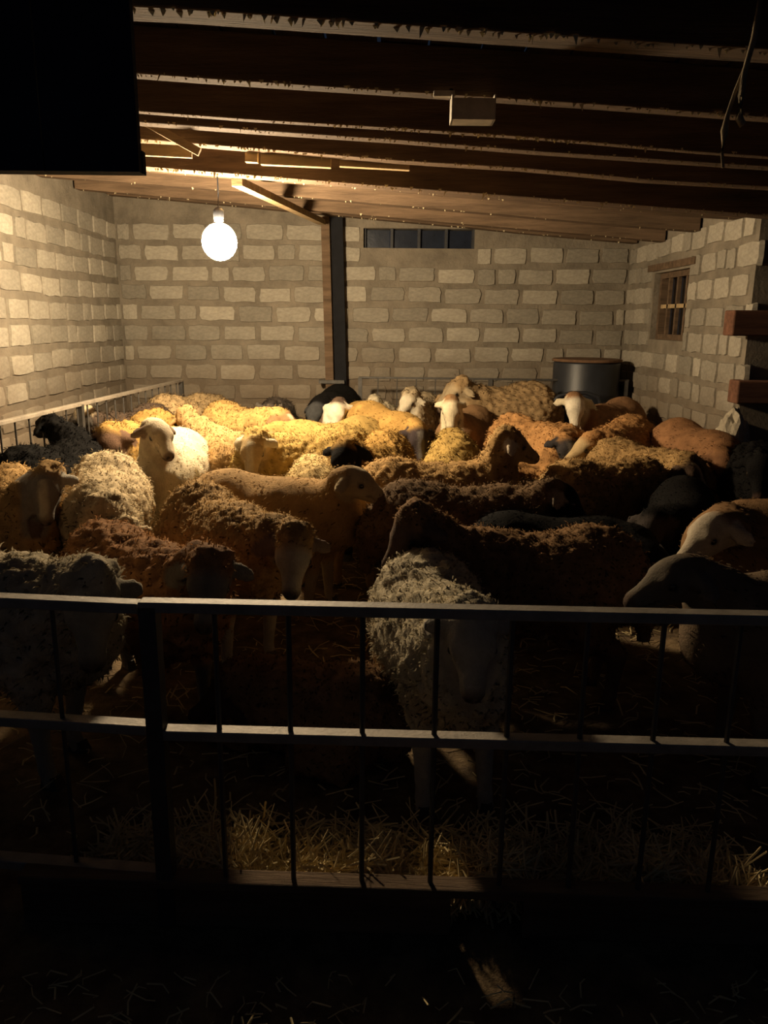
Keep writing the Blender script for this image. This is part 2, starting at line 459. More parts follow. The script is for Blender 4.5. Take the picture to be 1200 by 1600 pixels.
# ------------------------------------------------------------------ things hanging from the roof
a = at(706, 152, 3.29); b = at(770, 192, 3.29)
tw, th = b.x - a.x, a.z - b.z
tb = empty('tin_box', ((a.x + b.x) / 2, 3.29, b.z)); tag(tb, 'small tin box with pale edges hanging under the second joist', 'box')
m_ = MB()
m_.box((0, 0, 0.003), (tw, 0.10, 0.006)).box((-tw / 2, 0, th / 2), (0.006, 0.10, th)).box((tw / 2, 0, th / 2), (0.006, 0.10, th)).box((0, -0.05, th * .42), (tw, 0.004, th * .84))
m_.build('tin_shell', M_tin, tb)
MB().box((-tw / 2 - 0.03, 0, th + 0.01), (0.08, 0.03, 0.02)).build('bracket', M_tin, tb)
MB().bar((-tw / 2, 0, th), (-tw / 2, 0.06, zb(a.x, 3.3) + 0.02 - b.z), 0.012, 0.012).build('hanger', M_dark, tb)
pts = [at(1190, -12, 2.5), at(1178, 60, 2.5), at(1164, 110, 2.5), at(1158, 150, 2.5), at(1155, 185, 2.5), at(1161, 196, 2.5)]
rp = MB().tube([p - pts[0] for p in pts], [.008, .009, .008, .01, .012, .011], 8).build('rope', M_rope, None, True); rp.location = pts[0]
tag(rp, 'thick end of old rope hanging from the roof at the upper right', 'rope')
pts = [at(1166, 100, 2.53), at(1150, 140, 2.53), at(1138, 175, 2.53), at(1132, 205, 2.53), at(1128, 240, 2.53), at(1130, 262, 2.53)]
rp2 = MB().tube([p - pts[0] for p in pts], [.005, .006, .006, .012, .005, .005], 8).build('rope', M_rope, None, True); rp2.location = pts[0]
tag(rp2, 'thin knotted rope strand hanging beside the thick rope end', 'rope')

# ------------------------------------------------------------------ pen fences
def fence(name, label, A, B, zt, rails, spacing, posts, barr=0.006, raild=0.04, railh=0.025, mat_r=None, zlow=None, topmat=None):
    A = Vector((A[0], A[1], 0)); B = Vector((B[0], B[1], 0)); d = (B - A); L = d.length
    f = empty(name, A, math.atan2(d.y, d.x)); tag(f, label, 'fence')
    for i, z in enumerate(rails):
        MB().box((L / 2, 0, z), (L, raild, railh)).build('rail', topmat or M_metal, f, bevel=0.003)
    zl = rails[-1] if zlow is None else zlow
    n = int(round(L / spacing))
    for i in range(1, n):
        MB().tube([(L * i / n, 0, zl), (L * i / n, 0, rails[0])], barr, 6).build('bar', M_metal, f)
    for s in posts:
        MB().box((L * s, 0.0, (rails[0]) / 2), (0.04, 0.04, rails[0])).build('post', M_metal, f)
    return f
# front fence: two panels meeting at the post by x = 230
pA = at(219, 940, 1.735); pB = at(1200, 966, 1.60)
ext = (pB - pA) * 0.35
def z_at(px, py, Y): return at(px, py, Y).z
ftz = 0.86
def ground_on(px, py, z):
    d = cF + cR * ((px - 600) / FPX) + cU * ((800 - py) / FPX)
    t = (z - CAM_H) / d.z
    return Vector((0, 0, CAM_H)) + d * t
gA, gB = ground_on(219, 945, ftz), ground_on(1200, 966, ftz)
gB2 = gB + (gB - gA) * 0.8
gL = ground_on(0, 934, ftz - 0.012); gL2 = gL + (gL - ground_on(216, 940, ftz - .012)) * 0.9
FRONT_Y = (gA.y + gB.y) / 2
print('front fence', gA, gB, gL)
zm = at(640, 1154, ground_on(640, 1154, 0.5).y).z
def hgt_on_line(px, py):
    # height of the fence plane seen at pixel
    d = cF + cR * ((px - 600) / FPX) + cU * ((800 - py) / FPX)
    nrm = Vector((-(gB.y - gA.y), gB.x - gA.x, 0)); t = (Vector((gA.x, gA.y, 0)) - Vector((0, 0, 0))).dot(nrm) / d.dot(nrm)
    return CAM_H + d.z * t
zm, zl = hgt_on_line(640, 1154), hgt_on_line(640, 1384)
print('rails', ftz, zm, zl)
fence('metal_fence', 'long front fence panel of thin steel bars across the photo', (gA.x, gA.y), (gB2.x, gB2.y), ftz, [ftz, zm], 0.168, [0.008], barr=0.0065, topmat=M_railtop, zlow=zl)
fdir = (gB2 - gA).normalized(); fang = math.atan2(fdir.y, fdir.x)
fp_ = lambda px: (gA + fdir * ((atx(px, 1390, 0.0001).x * 0) + (ground_on(px, 1390, zl).x - gA.x) / fdir.x))
sill = empty('sill_beam', (gA.x - 0.35, gA.y + 0.01, 0), fang); tag(sill, 'worn timber sill along the foot of the front fence', 'sill')
SL = (gB2 - gA).length + 0.35
MB().box((SL / 2, 0.0, zl), (SL, 0.055, 0.024)).build('top_plank', M_wood, sill, bevel=0.004)
q0, q1 = (fp_(705) - gA).length + 0.35, (fp_(818) - gA).length + 0.35
for a_, b_ in ((0, q0), (q1, SL)):  # boards added to shade the floor, gapped for a strip of light
    MB().box(((a_ + b_) / 2, 0.0, (zl - 0.014) / 2), (b_ - a_, 0.03, zl - 0.014)).build('shade_board', M_wood, sill, bevel=0.003)
fence('metal_fence', 'short front fence panel at the left, joined end to end with the long one', (gL2.x, gL2.y), (gA.x - 0.005, gA.y + 0.02), ftz, [ftz - .012, zm, zl], 0.2, [], topmat=M_railtop)
# left side fence and back fence inside the barn
fence('metal_fence', 'side fence of steel rail and bars along the left wall', (-2.31, 3.9), (-2.06, 7.98), .89, [0.89, 0.15], 0.17, [0.43, 0.995], barr=0.006, topmat=M_railtop)
fence('metal_fence', 'low back fence rail in front of the back wall and the black tank', (-0.27, 8.06), (2.46, 7.98), .93, [0.93, 0.15], 0.2, [0.005, 0.49, 0.99], barr=0.005, raild=0.02, railh=0.02)
g = empty('wire_panel', (-1.98, 8.0, 0), 0); tag(g, 'low wire mesh panel at the back beside the side fence', 'fence')
for i in range(12): MB().tube([(0.09 * i, 0, 0), (0.09 * i, 0, 0.62)], 0.003, 5).build('wire', M_metal, g)
for i in range(7): MB().tube([(0, 0, 0.02 + 0.1 * i), (0.99, 0, 0.02 + 0.1 * i)], 0.003, 5).build('wire', M_metal, g)

# ------------------------------------------------------------------ tank, hose, sack
tc_ = at(917, 600, 8.05)
tk = empty('water_tank', (tc_.x, 8.12, 0)); tk.location.y = 8.11
tag(tk, 'tall black plastic tank with a rusty lid in the right back corner', 'tank')
tr = 0.335; tz = at(917, 566, 7.9).z
MB().lathe([(tr * .96, 0), (tr, 0.03), (tr, tz * .32), (tr * 1.03, tz * .34), (tr * 1.03, tz * .37), (tr, tz * .39), (tr, tz * .68), (tr * 1.03, tz * .7), (tr * 1.03, tz * .73), (tr, tz * .75), (tr, tz - 0.02), (tr * .97, tz)], 32).build('barrel_body', M_black, tk, True)
MB().lathe([(tr * 1.04, tz), (tr * 1.05, tz + 0.012), (tr * 1.03, tz + 0.025), (tr * 0.5, tz + 0.028)], 32).build('lid', M_lid, tk, False)
hp = [at(858, 632, 7.45), at(872, 620, 7.45), at(892, 614, 7.45), at(915, 614, 7.45), at(934, 620, 7.45), at(940, 640, 7.45)]
gz = [Vector((hp[0].x - 0.02, 7.45, 0.02))] + hp + [Vector((hp[-1].x + 0.02, 7.45, 0.02))]
hs = MB().tube([p - Vector((gz[0].x, 7.45, 0)) for p in gz], [.016] * 2 + [.02] * 4 + [.016] * 2, 8).build('hose_hoop', M_black, None, True); hs.location = (gz[0].x, 7.45, 0)
tag(hs, 'black bent hoop standing in front of the black tank', 'hoop')
def crumple(name, c, size, seed, material, label, cat):
    bm = bmesh.new(); bmesh.ops.create_icosphere(bm, subdivisions=4, radius=1)
    r = np.random.RandomState(seed); ks = r.normal(size=(14, 3)) * 4; ph = r.uniform(0, 6.28, 14)
    for v in bm.verts:
        p = np.array(v.co); n = np.sum(np.abs(np.sin(ks @ p + ph))) / 14
        v.co = Vector(v.co) * (0.6 + 0.7 * n); v.co.x *= size[0]; v.co.y *= size[1]; v.co.z *= size[2]
    me = bpy.data.meshes.new(name); bm.to_mesh(me); bm.free(); me.materials.append(material)
    o = put(name, me); o.location = c; tag(o, label, cat); return o
sp = at(1150, 664, REND - 0.2)
crumple('sack', (sp.x, REND - 0.16, 0.42), (0.14, 0.13, 0.47), 4, M_cloth, 'crumpled pale sack standing at the foot of the right wall end', 'sack')

# ------------------------------------------------------------------ straw
def straw(name, n, region, seed, ln=(0.05, 0.16), wd=0.0022, heap=None, flat=0.25):
    r = np.random.RandomState(seed)
    px, py, pz = region(r, n)
    L = r.uniform(ln[0], ln[1], n); th = r.uniform(0, 2 * np.pi, n); ph = r.normal(0, flat, n)
    d = np.stack([np.cos(th) * np.cos(ph), np.sin(th) * np.cos(ph), np.sin(ph)], 1) * (L / 2)[:, None]
    sd = np.stack([-np.sin(th), np.cos(th), np.zeros(n)], 1) * wd * r.uniform(.7, 1.6, n)[:, None]
    up = np.array([0, 0, wd * 1.3])
    c = np.stack([px, py, pz + np.abs(d[:, 2]) + 0.003], 1)
    bend = np.stack([r.normal(0, .01, n), r.normal(0, .01, n), r.uniform(0, .012, n)], 1)
    vs = np.stack([c - d - sd, c - d + sd, c - d + up, c + bend - sd, c + bend + sd, c + bend + up, c + d - sd, c + d + sd, c + d + up], 1).reshape(-1, 3)
    q = np.array([[0, 1, 4, 3], [1, 2, 5, 4], [2, 0, 3, 5], [3, 4, 7, 6], [4, 5, 8, 7], [5, 3, 6, 8]])
    fs = (q[None] + (np.arange(n) * 9)[:, None, None]).reshape(-1, 4)
    me = bpy.data.meshes.new(name); me.from_pydata(vs.tolist(), [], fs.tolist()); me.materials.append(M_straw)
    o = put(name, me); o['kind'] = 'stuff'; return o
o = straw('straw', 4200, lambda r, n: (r.uniform(-2.3, 2.4, n), r.uniform(2.0, 7.9, n), np.zeros(n)), 1, (0.04, 0.12))
tag(o, 'loose straw trodden into the floor inside the pen', 'straw')
o = straw('straw', 900, lambda r, n: (r.uniform(-1.3, 1.5, n), r.uniform(0.7, 1.52, n), np.zeros(n)), 21, (0.02, 0.08), 0.0017)
tag(o, 'short straw bits scattered in front of the fence sill', 'straw')
def along(r, n):
    t = r.uniform(-0.15, 1.1, n); x = gA.x + (gB.x - gA.x) * t; y = gA.y + (gB.y - gA.y) * t
    off = np.abs(r.normal(0, .12, n)) + 0.06
    lump = 0.085 + 0.05 * np.sin(t * 23) + 0.03 * np.sin(t * 51 + 1)
    return x, y + off, r.uniform(0, 1, n) * np.clip(lump, 0.01, .2) * np.exp(-off * 3)
o = straw('hay', 9000, along, 2, (0.05, 0.15), 0.0022, flat=0.4)
tag(o, 'hay heaped along the foot of the front fence', 'hay')

# ------------------------------------------------------------------ sheep
def hash3(i, j, k, s):
    h = (i * 73856093) ^ (j * 19349663) ^ (k * 83492791) ^ (s * 2654435761)
    h = (h ^ (h >> 13)) * 1274126177
    h = h & 0x7fffffff
    return ((h ^ (h >> 16)) & 0xffff) / 65535.0
def worley(P, seed):
    I = np.floor(P).astype(np.int64); best = np.full(len(P), 9.0)
    for a in (-1, 0, 1):
        for b in (-1, 0, 1):
            for c in (-1, 0, 1):
                J = I + np.array([a, b, c])
                q = np.stack([hash3(J[:, 0], J[:, 1], J[:, 2], seed + t) for t in (1, 2, 3)], 1) + J
                best = np.minimum(best, ((P - q) ** 2).sum(1))
    return np.sqrt(best)
def vnoise(P, seed):
    I = np.floor(P).astype(np.int64); f = P - I; f = f * f * (3 - 2 * f); out = 0
    for a in (0, 1):
        for b in (0, 1):
            for c in (0, 1):
                wgt = (f[:, 0] if a else 1 - f[:, 0]) * (f[:, 1] if b else 1 - f[:, 1]) * (f[:, 2] if c else 1 - f[:, 2])
                out = out + wgt * hash3(I[:, 0] + a, I[:, 1] + b, I[:, 2] + c, seed)
    return out * 2 - 1

class Field:
    def __init__(s, lo, hi, h):
        s.h = h; s.lo = np.array(lo, float)
        s.n = np.ceil((np.array(hi) - s.lo) / h).astype(int) + 1
        s.F = np.full(s.n, 1.0, np.float32)
    def _win(s, lo, hi):
        a = np.clip(np.floor((np.array(lo) - s.lo) / s.h).astype(int), 0, s.n - 1)
        b = np.clip(np.ceil((np.array(hi) - s.lo) / s.h).astype(int) + 1, 1, s.n)
        ax = [s.lo[i] + s.h * np.arange(a[i], b[i]) for i in range(3)]
        return a, b, np.stack(np.meshgrid(*ax, indexing='ij'), -1)
    def _mix(s, a, b, d, k):
        W = s.F[a[0]:b[0], a[1]:b[1], a[2]:b[2]]
        hh = np.clip(0.5 + 0.5 * (d - W) / k, 0, 1)
        W[...] = d * (1 - hh) + W * hh - k * hh * (1 - hh)
    def ell(s, c, r, k=0.05, fr=None):
        c = np.array(c, float); r = np.array(r, float); R = r.max() + 2.2 * k + 2 * s.h
        a, b, P = s._win(c - R, c + R)
        if P.size == 0: return
        q = P - c
        if fr is not None: q = q @ np.array(fr, float).T
        k0 = np.sqrt(((q / r) ** 2).sum(-1)); k1 = np.sqrt(((q / r ** 2) ** 2).sum(-1)) + 1e-6
        s._mix(a, b, (k0 * (k0 - 1) / k1).astype(np.float32), k)
    def cap(s, p, q, r1, r2, k=0.04):
        p = np.array(p, float); q = np.array(q, float); R = max(r1, r2) + 2.2 * k + 2 * s.h
        a, b, P = s._win(np.minimum(p, q) - R, np.maximum(p, q) + R)
        if P.size == 0: return
        d = q - p; t = np.clip(((P - p) @ d) / (d @ d + 1e-9), 0, 1)
        dist = np.sqrt((((P - p) - t[..., None] * d) ** 2).sum(-1)) - (r1 + (r2 - r1) * t)
        s._mix(a, b, dist.astype(np.float32), k)
    def surface(s):
        F = s.F; ins = F < 0
        nx, ny, nz = F.shape
        corner = [(i, j, k) for i in (0, 1) for j in (0, 1) for k in (0, 1)]
        cnt = sum(ins[i:nx - 1 + i, j:ny - 1 + j, k:nz - 1 + k].astype(np.int8) for (i, j, k) in corner)
        mix = (cnt > 0) & (cnt < 8)
        cells = np.argwhere(mix); idx = np.full(mix.shape, -1, np.int64); idx[mix] = np.arange(len(cells))
        V = np.stack([F[cells[:, 0] + i, cells[:, 1] + j, cells[:, 2] + k] for (i, j, k) in corner], 1)
        acc = np.zeros((len(cells), 3)); num = np.zeros(len(cells))
        for a_ in range(8):
            for b_ in range(a_ + 1, 8):
                ca, cb = np.array(corner[a_]), np.array(corner[b_])
                if np.abs(ca - cb).sum() != 1: continue
                m = (V[:, a_] < 0) != (V[:, b_] < 0)
                t = V[:, a_] / (V[:, a_] - V[:, b_] + 1e-12)
                acc += np.where(m[:, None], ca + t[:, None] * (cb - ca), 0); num += m
        P = s.lo + s.h * (cells + acc / num[:, None])
        Q = []
        for ax in range(3):
            sl0 = [slice(None)] * 3; sl1 = [slice(None)] * 3
            sl0[ax] = slice(0, -1); sl1[ax] = slice(1, None)
            A, B = ins[tuple(sl0)], ins[tuple(sl1)]
            E = np.argwhere(A != B)
            o1, o2 = [(1, 2), (2, 0), (0, 1)][ax]
            ok = (E[:, o1] > 0) & (E[:, o2] > 0) & (E[:, o1] < F.shape[o1] - 1) & (E[:, o2] < F.shape[o2] - 1)
            E = E[ok]
            def cell(d1, d2):
                C = E.copy(); C[:, o1] += d1; C[:, o2] += d2
                return idx[C[:, 0], C[:, 1], C[:, 2]]
            q = np.stack([cell(-1, -1), cell(0, -1), cell(0, 0), cell(-1, 0)], 1)
            fl = ~A[tuple(E.T)]
            q[fl] = q[fl][:, ::-1]
            Q.append(q)
        return P, np.concatenate(Q)

def np_mesh(name, V, F, material, smooth=True, normals=None):
    me = bpy.data.meshes.new(name); n = F.shape[1]
    me.vertices.add(len(V)); me.vertices.foreach_set('co', V.astype(np.float32).ravel())
    me.loops.add(F.size); me.loops.foreach_set('vertex_index', F.astype(np.int32).ravel())
    me.polygons.add(len(F)); me.polygons.foreach_set('loop_start', (np.arange(len(F)) * n).astype(np.int32))
    me.polygons.foreach_set('loop_total', np.full(len(F), n, np.int32))
    me.update(calc_edges=True); me.validate()
    me.materials.append(material)
    if smooth: me.shade_smooth()
    if normals is not None: me.normals_split_custom_set_from_vertices(normals.tolist())
    return me
def set_col(me, C):
    a = me.color_attributes.new('Col', 'FLOAT_COLOR', 'POINT')
    a.data.foreach_set('color', np.concatenate([C, np.ones((len(C), 1))], 1).astype(np.float32).ravel())

def coat_material():
    m = bpy.data.materials.new('sheep_coat'); m.use_nodes = True
    nt = m.node_tree; N = nt.nodes; L = nt.links; p = N['Principled BSDF']
    p.inputs['Roughness'].default_value = 0.85; p.inputs['Specular IOR Level'].default_value = 0.05
    at_ = N.new('ShaderNodeAttribute'); at_.attribute_name = 'Col'
    tc = N.new('ShaderNodeTexCoord')
    n1 = N.new('ShaderNodeTexNoise'); n1.inputs['Scale'].default_value = 14; n1.inputs['Detail'].default_value = 6; n1.inputs['Roughness'].default_value = .7
    L.new(tc.outputs['Object'], n1.inputs['Vector'])
    mr = N.new('ShaderNodeMapRange'); mr.inputs[1].default_value = .25; mr.inputs[2].default_value = .75; mr.inputs[3].default_value = .62; mr.inputs[4].default_value = 1.15
    L.new(n1.outputs[0], mr.inputs[0])
    vm = N.new('ShaderNodeVectorMath'); vm.operation = 'SCALE'; L.new(at_.outputs['Color'], vm.inputs[0]); L.new(mr.outputs[0], vm.inputs['Scale'])
    L.new(vm.outputs[0], p.inputs['Base Color'])
    n2 = N.new('ShaderNodeTexNoise'); n2.inputs['Scale'].default_value = 110; n2.inputs['Detail'].default_value = 4; n2.inputs['Roughness'].default_value = .7
    L.new(tc.outputs['Object'], n2.inputs['Vector'])
    bp = N.new('ShaderNodeBump'); bp.inputs['Strength'].default_value = 0.55; bp.inputs['Distance'].default_value = 0.012
    L.new(n2.outputs[0], bp.inputs['Height']); L.new(bp.outputs[0], p.inputs['Normal'])
    return m
M_coat = coat_material()
def lock_material():
    m = M_coat.copy(); m.name = 'wool_locks'; N = m.node_tree.nodes; L = m.node_tree.links
    p = N['Principled BSDF']; out = N['Material Output']
    tr = N.new('ShaderNodeBsdfTranslucent'); mx = N.new('ShaderNodeMixShader'); mx.inputs[0].default_value = 0.35
    L.new(p.inputs['Base Color'].links[0].from_socket, tr.inputs[0])
    L.new(p.outputs[0], mx.inputs[1]); L.new(tr.outputs[0], mx.inputs[2]); L.new(mx.outputs[0], out.inputs[0])
    return m
M_lock = lock_material()

# coat colours (albedo)
WHITE = (.58, .49, .335); CREAM = (.50, .415, .28); TAN = (.40, .25, .105); OCHRE = (.36, .215, .065); YELLOW = (.40, .265, .085)
BROWN = (.27, .155, .075); RED = (.33, .165, .07); DARK = (.085, .055, .038); BLACK = (.007, .0063, .006); GREY = (.12, .105, .09); ORANGE = (.42, .22, .085)

def hoof_mesh():
    m_ = MB()
    m_.v = [(-.03, -.026, 0), (.034, -.022, 0), (.034, .022, 0), (-.03, .026, 0), (-.024, -.021, .04), (.018, -.017, .04), (.018, .017, .04), (-.024, .021, .04)]
    m_.f = [(3, 2, 1, 0), (4, 5, 6, 7), (0, 1, 5, 4), (1, 2, 6, 5), (2, 3, 7, 6), (3, 0, 4, 7)]
    return m_.mesh('hoof', M_hoof)
HOOF = hoof_mesh()
def eye_mesh():
    bm = bmesh.new(); bmesh.ops.create_uvsphere(bm, u_segments=10, v_segments=8, radius=.016)
    me = bpy.data.meshes.new('eye'); bm.to_mesh(me); bm.free(); me.materials.append(M_eye); me.shade_smooth(); return me
EYE = eye_mesh()

def norm(v): v = np.array(v, float); return v / np.linalg.norm(v)

def sheep(label, px, py, Y, head, hxy, face, wool, facec=None, s=1.0, coat='curly', blaze=None, nose=None, ears=None, seed=0, lying=False, patch=None, tail=True, legs=None, poll=False, group=None, earup=-0.95):
    """body centre seen at px,py at depth Y; heading in degrees (0 right, 90 away, -90 to the camera);
       hxy = (px, py, Y) of the poll of the head; face = (yaw, pitch) of the muzzle in degrees"""
    c = at(px, py, Y); c.z = 0
    hd = R_(head); ch, sh = math.cos(hd), math.sin(hd)
    root = empty('sheep', c, hd); tag(root, label, 'sheep', group or 'flock of sheep in the pen')
    def loc(p):
        d = Vector(p) - c
        return np.array([d.x * ch + d.y * sh, -d.x * sh + d.y * ch, d.z])
    rs = np.random.RandomState(seed + 11)
    dz = -0.29 * s if lying else 0.0
    B = np.array([.33 * s, 0, .60 * s + dz])
    H = loc(at(*hxy))
    v = H - B; ln = np.linalg.norm(v)
    lim = 0.46 * s
    if ln > lim:
        H = B + v / ln * lim; print('  neck long', label[:40], round(ln / s, 2))
    fy, fp = R_(face[0]) - hd, R_(face[1])
    f = np.array([math.cos(fp) * math.cos(fy), math.cos(fp) * math.sin(fy), math.sin(fp)])
    sd = norm(np.cross([0, 0, 1], f)); up = np.cross(f, sd)
    fr = [f, sd, up]
    h = 0.0135 if Y < 3.6 else (0.016 if Y < 5.2 else 0.0185)
    lo = np.minimum([-.66 * s, -.34 * s, -.02], H - .34 * s); hi = np.maximum([.62 * s, .34 * s, .86 * s], H + .34 * s)
    lo[2] = -0.03
    K = Field(lo, hi, h)
    wob = rs.uniform(.94, 1.06, 6)
    # trunk
    K.ell((.17 * s, 0, .505 * s + dz), (.27 * s, .185 * s * wob[0], .215 * s), .06)
    K.ell((-.06 * s, 0, .495 * s + dz), (.34 * s, .215 * s * wob[1], .205 * s * wob[2]), .06)
    K.ell((-.27 * s, 0, .525 * s + dz), (.235 * s, .20 * s * wob[3], .225 * s * wob[4]), .06)
    if tail:
        K.ell((-.475 * s, 0, .46 * s + dz), (.07 * s, .10 * s, .13 * s), .05)
        K.cap((-.51 * s, 0, .46 * s + dz), (-.515 * s, 0, max(.28 * s + dz, .08)), .045 * s, .02 * s, .04)
    # neck
    nb_ = H - f * .015 * s - up * .035 * s
    nr = .124 * s if coat != 'smooth' else .10 * s
    K.cap(B - [.05 * s, 0, .06 * s], nb_ * .45 + B * .55, nr * 1.12, nr * .86, .07)
    K.cap(nb_ * .45 + B * .55, nb_, nr * .84, .072 * s, .05)
    K.ell(B + [.02 * s, 0, -.10 * s], (.13 * s, .12 * s, .15 * s), .06)
    # head
    K.ell(H + f * .045 * s, (.095 * s, .067 * s, .073 * s), .025, fr)
    K.cap(H + f * .07 * s + up * .008 * s, H + f * .185 * s - up * .006 * s, .056 * s, .035 * s, .025)
    K.cap(H + f * .05 * s - up * .035 * s, H + f * .18 * s - up * .03 * s, .042 * s, .024 * s, .025)
    K.ell(H + f * .205 * s - up * .014 * s, (.034 * s, .034 * s, .034 * s), .02, fr)
    for q_ in (.06, .14, .2):
        t_ = H + f * q_ * s
        e_ = ((t_ - [.1 * s, 0, .50 * s + dz]) / [.37 * s, .2 * s, .22 * s]); e_ = float((e_ ** 2).sum())
        if e_ < 1: print('  head in body %.2f %.2f' % (q_, e_), label[:50])
    for e in (-1, 1):
        K.ell(H + f * .085 * s + sd * e * .05 * s + up * .026 * s, (.03 * s, .018 * s, .02 * s), .02, fr)   # brow
    if poll: K.ell(H + f * .0 * s + up * .03 * s, (.075 * s, .07 * s, .06 * s), .03, fr)
    # ears
    EARS = []
    for e in (-1, 1):
        d = norm(sd * e + up * earup - f * .12)
        n_ = norm(np.cross(d, f)); w_ = np.cross(n_, d)
        base = H + f * .012 * s + sd * e * .052 * s + up * .018 * s
        EARS.append((base + d * .012 * s, d))
        K.cap(base, base + d * .04 * s, .018 * s, .015 * s, .012)
        K.ell(base + d * .066 * s, (.055 * s, .034 * s, max(.013 * s, h * .85)), .014, [d, w_, n_])
    # legs
    feet = []
    if not lying:
        for e in (-1, 1):
            j = rs.uniform(-.05, .05)
            y = .105 * s * e
            K.cap((.23 * s, y * .9, .42 * s), (.245 * s + j * .3, y, .24 * s), .075 * s, .036 * s, .05)
            K.cap((.245 * s + j * .3, y, .24 * s), (.245 * s + j, y, .06 * s), .034 * s, .024 * s, .015)
            K.cap((.245 * s + j, y, .06 * s), (.26 * s + j, y, .018), .025 * s, .027 * s, .012)
            feet.append((.262 * s + j, y))
            j = rs.uniform(-.05, .05); y = .115 * s * e
            K.cap((-.27 * s, y * .8, .46 * s), (-.23 * s, y, .36 * s), .13 * s, .085 * s, .06)
            K.cap((-.23 * s, y, .36 * s), (-.40 * s + j, y, .235 * s), .08 * s, .038 * s, .04)
            K.cap((-.40 * s + j, y, .235 * s), (-.385 * s + j, y, .06 * s), .036 * s, .025 * s, .015)
            K.cap((-.385 * s + j, y, .06 * s), (-.37 * s + j, y, .018), .026 * s, .028 * s, .012)
            feet.append((-.368 * s + j, y))
    else:
        for e in (-1, 1):
            K.cap((.26 * s, .12 * s * e, .10 * s), (.42 * s, .13 * s * e, .05 * s), .06 * s, .036 * s, .04)
            K.cap((.42 * s, .13 * s * e, .05 * s), (.24 * s, .15 * s * e, .035 * s), .034 * s, .028 * s, .02)
            K.cap((-.28 * s, .17 * s * e, .13 * s), (-.10 * s, .22 * s * e, .09 * s), .11 * s, .07 * s, .05)
            K.cap((-.10 * s, .22 * s * e, .08 * s), (-.30 * s, .25 * s * e, .035 * s), .05 * s, .03 * s, .03)
    P, Q = K.surface()
    P[:, 2] = np.maximum(P[:, 2], 0.004)
    fn = np.cross(P[Q[:, 2]] - P[Q[:, 0]], P[Q[:, 3]] - P[Q[:, 1]])
    Nn = np.zeros_like(P)
    for t in range(4): np.add.at(Nn, Q[:, t], fn)
    Nn /= np.linalg.norm(Nn, axis=1)[:, None] + 1e-9
    # masks
    rel = P - H; sa = rel @ f; sy = rel @ sd; su = rel @ up
    dh = np.sqrt(np.maximum(((rel - np.outer(sa, f)) ** 2).sum(1), 0))
    hm = np.clip((sa / s + (.02 if not poll else -.035)) / .04, 0, 1) * np.clip((.30 - sa / s) / .03, 0, 1) * np.clip((.125 * s - dh) / (.02 * s), 0, 1)
    earm = np.zeros(len(P))
    for eb, ed in EARS:
        t = np.clip((P - eb) @ ed, 0, .13 * s); dd = np.sqrt(((P - eb - t[:, None] * ed) ** 2).sum(1))
        earm = np.maximum(earm, ((dd < .045 * s) & (t > .001)).astype(float))
    hm = np.maximum(hm, earm)
    lm = np.clip((.27 * s - P[:, 2]) / (.05 * s), 0, 1) if not lying else np.zeros(len(P))
    wm = np.clip(1 - np.maximum(hm, lm), 0, 1)
    if coat == 'curly':
        cl = 1 / .036; wv = worley(P * cl + vnoise(P * 9, seed)[:, None] * .5, seed)
        disp = .017 * (1.0 - 1.5 * wv) + .010 * vnoise(P * 8, seed + 5)
    elif coat == 'fluffy':
        wv = worley(P * [16, 20, 20], seed)
        disp = .022 * (.9 - 1.2 * wv) + .008 * vnoise(P * 34, seed + 5) + .008 * vnoise(P * 7, seed + 6)
    else:
        disp = .004 * vnoise(P * 18, seed) + .007 * vnoise(P * 6, seed + 5)
    P = P + Nn * (disp * wm * s)[:, None]
    P[:, 2] = np.maximum(P[:, 2], 0.004)
    # coat colours
    W = np.array(wool); Fc = np.array(facec if facec else wool)
    Lc = np.array(legs) if legs else Fc
    C = W[None] * (1 + .18 * vnoise(P * 5, seed + 8) + .12 * vnoise(P * 22, seed + 9))[:, None]
    if coat != 'smooth': C = C * (1 - .25 * np.clip((wv - .45) / .4, 0, 1))[:, None]      # wool darker between the locks
    if patch:
        pc, (qx, qy, qz), pr = patch
        d_ = np.sqrt(((P - np.array([qx, qy, qz]) * s) ** 2).sum(1)) + .04 * vnoise(P * 14, seed + 3)
        m = np.clip((pr * s - d_) / .03, 0, 1)[:, None]; C = C * (1 - m) + np.array(pc) * m
    m = lm[:, None]; C = C * (1 - m) + Lc * m
    m = hm[:, None]; C = C * (1 - m) + Fc * m
    if ears is not None:
        m = earm[:, None]; C = C * (1 - m) + np.array(ears) * m
    if blaze is not None:
        m = (np.clip((.026 * s - np.abs(sy)) / .012, 0, 1) * (su > -.01 * s) * (sa > .03 * s) * (dh < .1 * s))[:, None]
        C = C * (1 - m) + np.array(blaze) * m
    nz = np.array(nose if nose else (.10, .06, .045))
    m = np.clip((sa / s - .198) / .02, 0, 1)[:, None] * (dh < .09 * s)[:, None] * .8; C = C * (1 - m) + nz * m
    for e in (-1, 1):      # dark skin round the eyes, nostrils
        q_ = H + f * .086 * s + sd * e * .055 * s + up * .012 * s
        m = np.clip((.024 * s - np.sqrt(((P - q_) ** 2).sum(1))) / (.008 * s), 0, 1)[:, None] * .75; C = C * (1 - m) + np.array((.03, .02, .015)) * m
        q_ = H + f * .232 * s + sd * e * .016 * s - up * .002 * s
        m = np.clip((.014 * s - np.sqrt(((P - q_) ** 2).sum(1))) / (.006 * s), 0, 1)[:, None] * .85; C = C * (1 - m) + np.array((.012, .008, .008)) * m
    # mouth line
    m = (np.clip((.006 * s - np.abs(su + .024 * s)) / .004, 0, 1) * (sa > .13 * s) * (dh < .09 * s))[:, None] * .8; C = C * (1 - m) + nz * .4 * m
